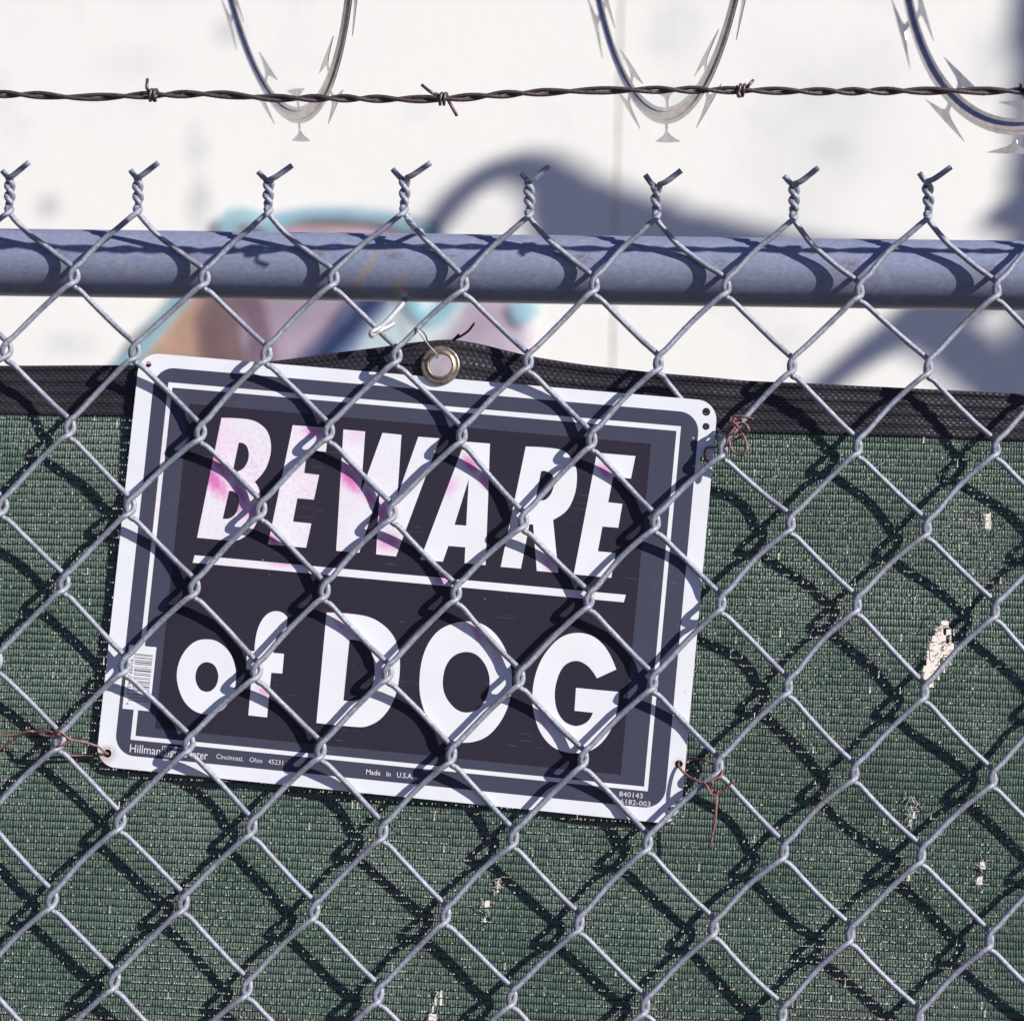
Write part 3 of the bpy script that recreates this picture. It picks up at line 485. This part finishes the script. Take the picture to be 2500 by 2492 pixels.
# ---------------------------------------------------------------- razor wire
def blade_poly():
    pts=[(-2.4,0),(-2.2,3.2),(-3.2,5.2),(-8,7.2),(-31,11.2),(-8,11.6),(8,11.6),(31,11.2),(8,7.2),(3.2,5.2),(2.2,3.2),(2.4,0)]
    return pts
loops_lab=['razor wire loop hanging leftmost above the barbed wire','razor wire loop in the middle of the three above the fence','widest razor wire loop, cut off by the right edge of the photo']
for q,(bx,bzz,al,be,R) in enumerate(LOOPS):
    e=np.array([sin(al),-cos(al),0.]); upv=np.array([sin(be),0,cos(be)]); upv-=e*(upv@e); upv/=np.linalg.norm(upv); nrm=np.cross(e,upv)
    cen=np.array([bx,RAZY,bzz+Z0])+upv*R
    t=thing('razor_wire_loop',tuple(cen-upv*R),loops_lab[q],'razor wire','coiled razor wire loops along the fence top')
    def pt(th,rad,h=0): return cen+(R+rad)*(sin(th)*e-cos(th)*upv)+nrm*h
    TH=np.linspace(-pi,pi,361)
    C=np.array([pt(th,0,0)+nrm*.02*(th/pi)**3 for th in TH])   # a full turn, opened a little at the top
    off=lambda th:nrm*.02*(th/pi)**3
    V,F=tube(C,.0022,10,caps=True); mesh('core_wire',V,F,m_razor,t)
    # flat tape: folded round the core, thin at both edges
    prof=[(-.0054,-.0003),(-.003,-.0004),(-.0024,-.0016),(0,-.0026),(.0024,-.0016),(.003,-.0004),(.0054,-.0003),(.0054,.0003),(.003,.0004),(.0024,.0016),(0,.0026),(-.0024,.0016),(-.003,.0004),(-.0054,.0003)]
    V=[pt(th,a,b)+off(th) for th in TH for a,b in prof]; m_=len(prof)
    F=[(i*m_+j,(i+1)*m_+j,(i+1)*m_+(j+1)%m_,i*m_+(j+1)%m_) for i in range(len(TH)-1) for j in range(m_)]
    mesh('tape',V,F,m_razor,t,smooth=False)
    dth=.095/R; sh=(-.22,-.22,-.215)[q]
    nb=int(pi/dth)
    for s in range(-nb,nb+1):
        for side in(1,-1):
            th0=sh+s*dth+(.004/R if side<0 else 0); bend=rng.normal(.03,.06)*(1 if (s+side)%2 else -1); sc_=(.82,1.0,1.12)[q]
            bp=blade_poly(); V=[]
            for hh in(-.00025,.00025):
                for a,b in bp:
                    a*=sc_/1000; b=b*1.05/1000
                    thx=th0+a/(R)
                    # blade stays flat: place in the tangent frame at th0
                    base=pt(th0,side*.0052)+off(th0); tan=cos(th0)*e+sin(th0)*upv; rad=(sin(th0)*e-cos(th0)*upv)*side
                    V.append(base+tan*a+rad*b*cos(bend)+nrm*(hh+b*sin(bend)+abs(a)*.05*sin(bend*3)))
            n_=len(bp); F=[tuple(range(n_)),tuple(range(2*n_-1,n_-1,-1))]+[(i,(i+1)%n_,(i+1)%n_+n_,i+n_) for i in range(n_)]
            mesh('blade',V,F,m_razor,t,smooth=False)
# ---------------------------------------------------------------- privacy screen
scr=thing('privacy_screen',P((0,15,-180)),'green knitted privacy screen with a black webbing hem hung behind the mesh','privacy screen')
ht=np.array(HEMT);hb=np.array(HEMB)
def sm(x,pts):
    return np.interp(x,pts[:,0],pts[:,1])
def ztop(x): return (sm(x-6,ht)+sm(x,ht)*2+sm(x+6,ht))/4
def zbot(x): return (sm(x-20,hb)+sm(x,hb)*2+sm(x+20,hb))/4
def yfab(x,z):
    y=15.2+1.1*np.sin(x/47+z/90)+.8*np.sin(x/23-z/61+2)+.7*np.sin(z/33+x/140)
    y=y+.55*np.sin(x/13-z/19)+.45*np.sin(z/12+x/70)+.35*np.sin(x/9+z/40)
    gx,gz=GROM[0],GROM[2]; d=((x-gx)/60)**2+((z-gz)/22)**2
    y=y-3.0*np.exp(-d)
    s_,t_=sgn_st(x,z); ins=(np.clip((s_+4)/8,0,1)*np.clip((368-s_)/8,0,1)*np.clip((t_+3)/8,0,1)*np.clip((264-t_)/8,0,1))
    return np.maximum(y,11.6*np.ones_like(y)+ins*.8)
ca_,sa_=cos(SIGN['ang']),sin(SIGN['ang'])
def sgn_st(x,z):
    dx=x-SIGN['o'][0];dz=z-SIGN['o'][2]
    return dx*ca_+dz*sa_, -(-dx*sa_+dz*ca_)
def inpoly(x,z,pl):
    ins=np.zeros(x.shape,bool); n=len(pl)
    for i in range(n):
        x1,z1=pl[i];x2,z2=pl[(i+1)%n]
        c=((z1>z)!=(z2>z))&(x<(x2-x1)*(z-z1)/((z2-z1)+1e-12)+x1); ins^=c
    return ins
CP,RP=1.66,4.65
cols=np.arange(-int(520/CP),int(600/CP)); nrow=102
rowsj=np.arange(nrow)
cx=(cols*CP)[None,:]+0*rowsj[:,None]
jx=rng.normal(0,.10,cx.shape)
def rowz(x,r):
    dec=np.exp(-r*RP/260)
    b=zbot(x); flat=59.0-.012*x
    return b*dec+flat*(1-dec)-r*RP+.35*np.sin(x/60+r*.3)
r0=rowsj[:,None]
zt=rowz(cx,r0)+rng.normal(0,.10,cx.shape); zb=rowz(cx,r0+1.)+rng.normal(0,.10,cx.shape)
# slow drift of the columns across the width, as a hung cloth has
drift=1.2*np.sin(r0/17+cx/300)+.6*np.sin(r0/7+cx/90)
X=cx+jx+drift
lev=[(.0,.24,.05),(.22,.42,-.38),(.64,.43,-.50),(1.,.17,.0)]
wj=1+rng.normal(0,.10,cx.shape); lean=rng.normal(0,.16,cx.shape)
keep=np.ones(cx.shape,bool)
for k,pl in enumerate(TEARS):
    c=np.array(pl).mean(0); pl2=[tuple(c+(np.array(p)-c)*(1.1)) for p in pl]
    ins=inpoly(X,(zt+zb)/2,pl2)
    ins&=rng.random(cx.shape)<(.55 if k in(3,5,6,7) else .86)
    keep&=~ins
q=[]
for l in range(3):
    for s in range(2):
        a=l*3+s; q.append((a,a+3,a+4,a+1))
q=np.array(q)
def tapes(X,zt,zb,lev,wj,lean,keep,dy0,flat=1.):
    nt=int(keep.sum()); VV=[]
    for (t,w,dy) in lev:
        zz=zt+(zb-zt)*t
        for sx in(-1,0,1):
            xx=X+lean*(t-.5)+sx*w*wj*CP
            yy=yfab(X,zz)+dy0+(dy*flat if sx==0 else dy*.1+.22*(1 if sx>0 else .7))
            VV.append(np.stack([xx[keep],yy[keep],zz[keep]],-1))
    VV=np.stack(VV,1).reshape(-1,3)/1000; VV[:,2]+=Z0
    return VV,(np.arange(nt)[:,None,None]*12+q[None]).reshape(-1,4)
VA,FA=tapes(X,zt,zb,lev,wj,lean,keep,0)
# the looser rear course shows between the front loops and leaves small holes at the stitches
X2=X+CP/2+rng.normal(0,.08,X.shape); hole=rng.random(X.shape); damp=.5+.5*np.sin(X/70+zt/55)*np.sin(X/31-zt/90+1)
top_=.16+.13*(hole>.55+.25*damp)*-1; 
VB,FB=tapes(X2,zt,zb-.1,[(0.,.34,0.),(.25,.40,0.),(.70,.36,0.),(1.,.0,0.)],1+rng.normal(0,.10,X.shape)-.55*(hole>.50+.3*damp)*0,lean*.5,keep&~((hole>.996)),.62,.5)
VC=VB.reshape(-1,12,3).copy(); kk=keep&~((hole>.996)); hol=((rng.random(X.shape)<(.16+.60*damp**1.8)))[kk]; w_=np.where(hol,.02,.42)
cxm=VC[:,7,0].copy()
for a in(6,8): VC[:,a,0]=np.where(hol,cxm+(VC[:,a,0]-cxm)*.6,VC[:,a,0])
cxm=VC[:,10,0].copy(); 
for a,sg in((9,-1),(11,1)): VC[:,a,0]=cxm+sg*w_*CP/1000*.9
mesh('knit_fabric',np.concatenate([VA,VC.reshape(-1,3)]),np.concatenate([FA,FB+len(VA)]),m_tape,scr,kind='stuff')
# stitch yarn along every row
V=[];F=[];
xs_=np.arange(-520,600,CP/2)
base=0;Vl=[];Fl=[]
for r in range(nrow+1):
    zz=rowz(xs_,float(r)); ph=np.where(np.arange(len(xs_))%2==0,1,-1)
    zz=zz+ph*(.22+.12*rng.standard_normal(len(xs_)))
    x=xs_+1.2*np.sin(r/17+xs_/300)+.6*np.sin(r/7+xs_/90)+rng.normal(0,.08,len(xs_))
    k=np.ones(len(xs_)-1,bool)
    for pl in TEARS[:3]: k&=~(inpoly(x,zz,pl)[:-1]&(rng.random(len(x)-1)<.75))
    y=yfab(x,zz)-.42; w=.33*(1+.25*rng.standard_normal(len(x)))
    Vl.append(np.stack([x,y+.25,zz+w],-1)); Vl.append(np.stack([x,y-.12,zz],-1)); Vl.append(np.stack([x,y+.25,zz-w],-1))
    n_=len(x); i=np.arange(n_-1)[k]
    Fl.append(np.stack([base+i,base+n_+i,base+n_+i+1,base+i+1],-1)); Fl.append(np.stack([base+n_+i,base+2*n_+i,base+2*n_+i+1,base+n_+i+1],-1)); base+=3*n_
VV=np.concatenate(Vl)/1000; VV[:,2]+=Z0
mesh('stitch_yarn',VV,np.concatenate(Fl),m_weft,scr,kind='stuff')
# loose threads hanging across the tears
parts=[]
for k,pl in enumerate(TEARS):
    pa=np.array(pl); lo=pa.min(0);hi=pa.max(0); nth=14 if k==1 else 4
    for s in range(nth):
        p0=np.array([rng.uniform(lo[0]-3,hi[0]+3),rng.uniform(lo[1],hi[1])]); pts=[]
        a=rng.uniform(0,6.28)
        for u in range(6):
            pts.append((p0[0],float(yfab(p0[0],p0[1]))-.8-rng.random()*.6,p0[1])); a+=rng.normal(0,.9); p0=p0+np.array([cos(a),sin(a)])*rng.uniform(1.2,2.6)
        parts.append(tube(cat([P(p) for p in pts],4),.00024,4))
V,F=merge(parts); mesh('loose_threads',V,F,m_weft,scr,kind='stuff')
parts=[]
for k,pl in enumerate(TEARS):
    pa=np.array(pl); lo=pa.min(0);hi=pa.max(0); nth=46 if k in(1,3) else 14
    for s in range(nth):
        e_=pa[rng.integers(len(pa))]*.6+pa[rng.integers(len(pa))]*.4; p0=e_+rng.normal(0,1.2,2); pts=[]; a=rng.uniform(0,6.28)
        for u in range(4):
            pts.append((p0[0],float(yfab(p0[0],p0[1]))-.9-rng.random()*1.1,p0[1])); a+=rng.normal(0,.8); p0=p0+np.array([cos(a),sin(a)])*rng.uniform(.5,1.5)
        parts.append(tube(cat([P(p) for p in pts],3),.00013+.00016*rng.random(),4))
V,F=merge(parts); mesh('frayed_fibres',V,F,m_fray,scr,kind='stuff')
# hem: backing sheet with a hole for the grommet, and woven yarns over it
gx,gy,gz=GROM
def hem_pt(x,v,dy=0):
    zt_=ztop(x);zb_=zbot(x)-1.2; z=zt_+(zb_-zt_)*v
    rib=-1.3*np.exp(-((v-.06)/.05)**2)-.9*np.exp(-((v-.30)/.05)**2)-.7*np.exp(-((v-.52)/.04)**2)-.6*np.exp(-((v-.74)/.04)**2)-.8*np.exp(-((v-.94)/.04)**2)
    y=yfab(x,z)-1.0+rib-2.2*(v<.5)*0+dy
    return x,np.maximum(y,GB+(0 if True else 0)),z
GB=10.9
xg=np.arange(-522,602,2.0); vg=np.linspace(0,1,22)
VX,VG=np.meshgrid(xg,vg)
a,b,c=hem_pt(VX,VG); VV=np.stack([a,b,c],-1).reshape(-1,3); nxg=len(xg)
F=[]
for j in range(len(vg)-1):
    for i in range(nxg-1):
        m0=VV[j*nxg+i]
        if (m0[0]+1-gx)**2+(m0[2]-.6-gz)**2<8.6**2: continue
        F.append((j*nxg+i,(j+1)*nxg+i,(j+1)*nxg+i+1,j*nxg+i+1))
VV=VV/1000; VV[:,2]+=Z0
mesh('hem_band',VV,np.array(F),m_hem,scr)
hx=np.arange(-520,600,3.9); nv=17
HX,HV=np.meshgrid(hx,(np.arange(nv)+.5)/nv)
HX=HX+(np.arange(nv)%2)[:,None]*1.95+rng.normal(0,.15,HX.shape)
cz=ztop(HX)+(zbot(HX)-1.2-ztop(HX))*HV
keep=((HX-gx)**2+(cz-gz)**2)>9.8**2
HX=HX[keep];HV=HV[keep]; L_=1.75*(1+rng.normal(0,.1,HX.shape)); hgt=.024*(1+rng.normal(0,.12,HX.shape))
VV=[]
for sx,wv,dy in((-1,.25,-.05),(-.4,1,-.42),(.4,1,-.42),(1,.25,-.05)):
    for sv in(-1,0,1):
        x=HX+sx*L_; v=np.clip(HV+sv*wv*hgt,0,1); a,b,c=hem_pt(x,v,0); VV.append(np.stack([a,b+(dy if sv==0 else dy*.25)-.06,c],-1))
VV=np.stack(VV,1); nt=len(VV); VV=VV.reshape(-1,3)/1000; VV[:,2]+=Z0
q=[]
for l in range(3):
    for s in range(2):
        a=l*3+s; q.append((a,a+1,a+4,a+3))
F=(np.arange(nt)[:,None,None]*12+np.array(q)[None]).reshape(-1,4)
mesh('webbing_yarn',VV,F,m_hemt,scr,kind='stuff')
# grommet: lathe
prof=[(7.0,5.0),(7.0,0.2),(7.25,-.6),(7.9,-1.0),(8.6,-.55),(9.2,.05),(10.4,.15),(11.2,.0),(11.9,.35),(12.2,1.0),(11.9,1.5),(9.0,1.6),(8.2,5.4),(7.6,5.6)]
V=[];n_=56;m_=len(prof)
for i in range(n_):
    a=2*pi*i/n_
    for r,d in prof: V.append(P((gx+r*cos(a),gy+d-.8+.05*r*cos(a),gz+r*sin(a))))
F=[(i*m_+j,((i+1)%n_)*m_+j,((i+1)%n_)*m_+(j+1)%m_,i*m_+(j+1)%m_) for i in range(n_) for j in range(m_)]
mesh('grommet',V,F,m_brass,scr)
for tw in TWIGS: wirepart('loose_thread',tw,.75,m_dkwire,scr,8)
gt=thing('grommet_wire',P(GTIE[0][5]),'thin bright wire looped from the brass grommet over a mesh wire','wire')
wirepart('wire_loop',GTIE[0],.55,m_thin,gt,8)
# ---------------------------------------------------------------- the sign
so=SIGN['o']
sign=thing('warning_sign',P(so),'white and charcoal metal BEWARE of DOG sign tied crookedly behind the mesh','sign',roty=-SIGN['ang'])
outer=rrect(0,0,364,260,12.5,10)
V,F=poly([outer]+[circ(s,t,r,20)[::-1] for s,t,r in HOLES],0,.55); mesh('plate',V,F,m_white,sign,smooth=False)
def sheet(name,loops,y,mat,label=None):
    V,F=poly(loops,y); return mesh(name,V,F,mat,sign,smooth=False,label=label)
sheet('slate_panel',[rrect(10.9,8.2,353.6,251.6,12.5,10)],-.08,m_grey)
sheet('dark_panel',[[(35.1,29.7),(325.4,29.7),(325.4,233.3),(35.1,233.3)]],-.16,m_dark)
# white line frame, broken by the bar code box on the left
w0,w1=(20.3,17.4,342.7,241.7),(23.1,20.5,340.2,239.1)
for nm,l in(('frame_line',[(w0[0],w0[1]),(w0[2],w0[1]),(w0[2],w1[1]),(w0[0],w1[1])]),
            ('frame_line',[(w0[0],w1[3]),(w0[2],w1[3]),(w0[2],w0[3]),(w0[0],w0[3])]),
            ('frame_line',[(w1[2],w1[1]),(w0[2],w1[1]),(w0[2],w1[3]),(w1[2],w1[3])]),
            ('frame_line',[(w0[0],w1[1]),(w1[0],w1[1]),(w1[0],183.3),(w0[0],183.3)]),
            ('frame_line',[(w0[0],223.0),(w1[0],223.0),(w1[0],w1[3]),(w0[0],w1[3])])):
    sheet(nm,[l],-.16,m_text if 0 else m_print)
sheet('bar_code_label',[[(13.1,183.2),(30.5,183.2),(30.5,223.1),(13.1,223.1)]],-.22,m_white)
for y,h,x0,mt in((188.2,1.3,17.2,m_gbar),(190.5,.50,16.6,m_black),(191.9,1.0,17.2,m_gbar),(193.3,.55,17.9,m_black),(194.4,.45,17.9,m_black),(195.9,.4,17.9,m_gbar),(197.2,.45,17.9,m_black),(198.3,.8,17.9,m_black),(200.0,.6,17.9,m_gbar),(201.1,.45,17.9,m_black),(202.6,.35,17.9,m_gbar),(203.5,.4,17.9,m_black),(204.9,1.6,18.6,m_gbar),(206.9,.6,18.2,m_gbar),(208.1,.6,17.9,m_black),(209.2,.4,17.9,m_black),(210.4,.55,17.9,m_black),(211.4,.35,17.9,m_black),(213.0,.9,17.6,m_gbar),(214.4,.35,17.4,m_gbar),(215.4,.5,16.2,m_black),(216.8,1.1,16.2,m_gbar)):
    sheet('bar',[[(x0,y),(28.8,y),(28.8,y+h),(x0,y+h)]],-.27,mt)
names={'_':'underline'}
for ch,loops in LET:
    sheet('underline' if ch=='_' else 'letter',[smooth_loop(l) for l in loops],-.24,m_print,None if ch=='_' else 'white printed letter '+ch)
def text(body,s,t,h,mat,rot=0,width=None,name='lettering',y=-.26,bold=0,shear=0):
    cu=bpy.data.curves.new('txt','FONT'); cu.body=body; cu.size=1; cu.fill_mode='FRONT'; cu.offset=bold; cu.shear=shear; cu.resolution_u=2
    ob=bpy.data.objects.new('txt',cu); link(ob); dg=bpy.context.evaluated_depsgraph_get(); me=bpy.data.meshes.new_from_object(ob.evaluated_get(dg))
    V=np.array([v.co[:] for v in me.vertices]); Fs=[tuple(p.vertices) for p in me.polygons]
    bpy.data.objects.remove(ob); bpy.data.curves.remove(cu)
    capw=V[:,0].max()-V[:,0].min(); k=h/.69; kx=k if width is None else width/capw
    x=(V[:,0]-V[:,0].min())*kx; z=V[:,1]*k
    c,s_=cos(rot),sin(rot)
    W=np.stack([(s+x*c-z*s_)/1000,np.full(len(V),y/1000),(-t+x*s_+z*c)/1000],-1)
    F=[]
    for f in Fs:
        a,b,c_=[Vector(W[i]) for i in f[:3]]; F.append(f if (b-a).cross(c_-a).y<0 else tuple(reversed(f)))
    me2=mesh(name,W,F,mat,sign,smooth=False); bpy.data.meshes.remove(me); return me2
text('Hillman',20.5,249.4,5.0,m_text,width=19.4,bold=.004)
text('Center',53.2,249.2,5.0,m_text,width=16.6,bold=.004)
b0=(40.8,243.6,52.4,249.9)
sheet('logo_box',[[(b0[0],b0[1]),(b0[2],b0[1]),(b0[2],b0[3]),(b0[0],b0[3])],[(b0[0]+.35,b0[1]+.35),(b0[0]+.35,b0[3]-.35),(b0[2]-.35,b0[3]-.35),(b0[2]-.35,b0[1]+.35)]],-.26,m_text)
text('Sign',41.8,249.0,4.4,m_text,width=9.6,bold=.004)
text('Cincinnati,   Ohio   45231',75.2,248.0,2.9,m_text,width=42)
text('Made   in   U.S.A.',169.3,248.4,3.1,m_text,width=29.2,bold=.01)
text('840143',325.5,246.4,3.1,m_text,width=14.4)
text('3-6182-003',322.6,250.8,3.0,m_text,width=22.4)
text('45899',14.9,191.6,2.2,m_black,rot=-pi/2,width=9.6)
text('8213',14.9,206.0,2.2,m_black,rot=-pi/2,width=8.2)
text('4',14.9,219.0,2.0,m_black,rot=-pi/2)
text('R',350.2,24.6,1.6,m_text,rot=-.3)
# ---------------------------------------------------------------- rusty ties
t=thing('rusty_wire_tie',P(TIE_BL[0][12]),'long twisted rusty wire tying the lower left corner hole of the sign to the mesh','wire','rusty wires tying the sign to the mesh')
for w in TIE_BL: wirepart('wire',w,.75,m_rust,t,8)
t=thing('rusty_wire_tie',P(TIE_TR[0][9]),'tangled rusty wire with loose loops at the upper right corner of the sign','wire','rusty wires tying the sign to the mesh')
for w in TIE_TR: wirepart('wire',w,.8,m_rust,t,8)
t=thing('rusty_wire_tie',P(TIE_BR[0][5]),'rusty wire with a long hanging tail at the lower right corner of the sign','wire','rusty wires tying the sign to the mesh')
for w in TIE_BR: wirepart('wire',w,.8,m_rust,t,8)
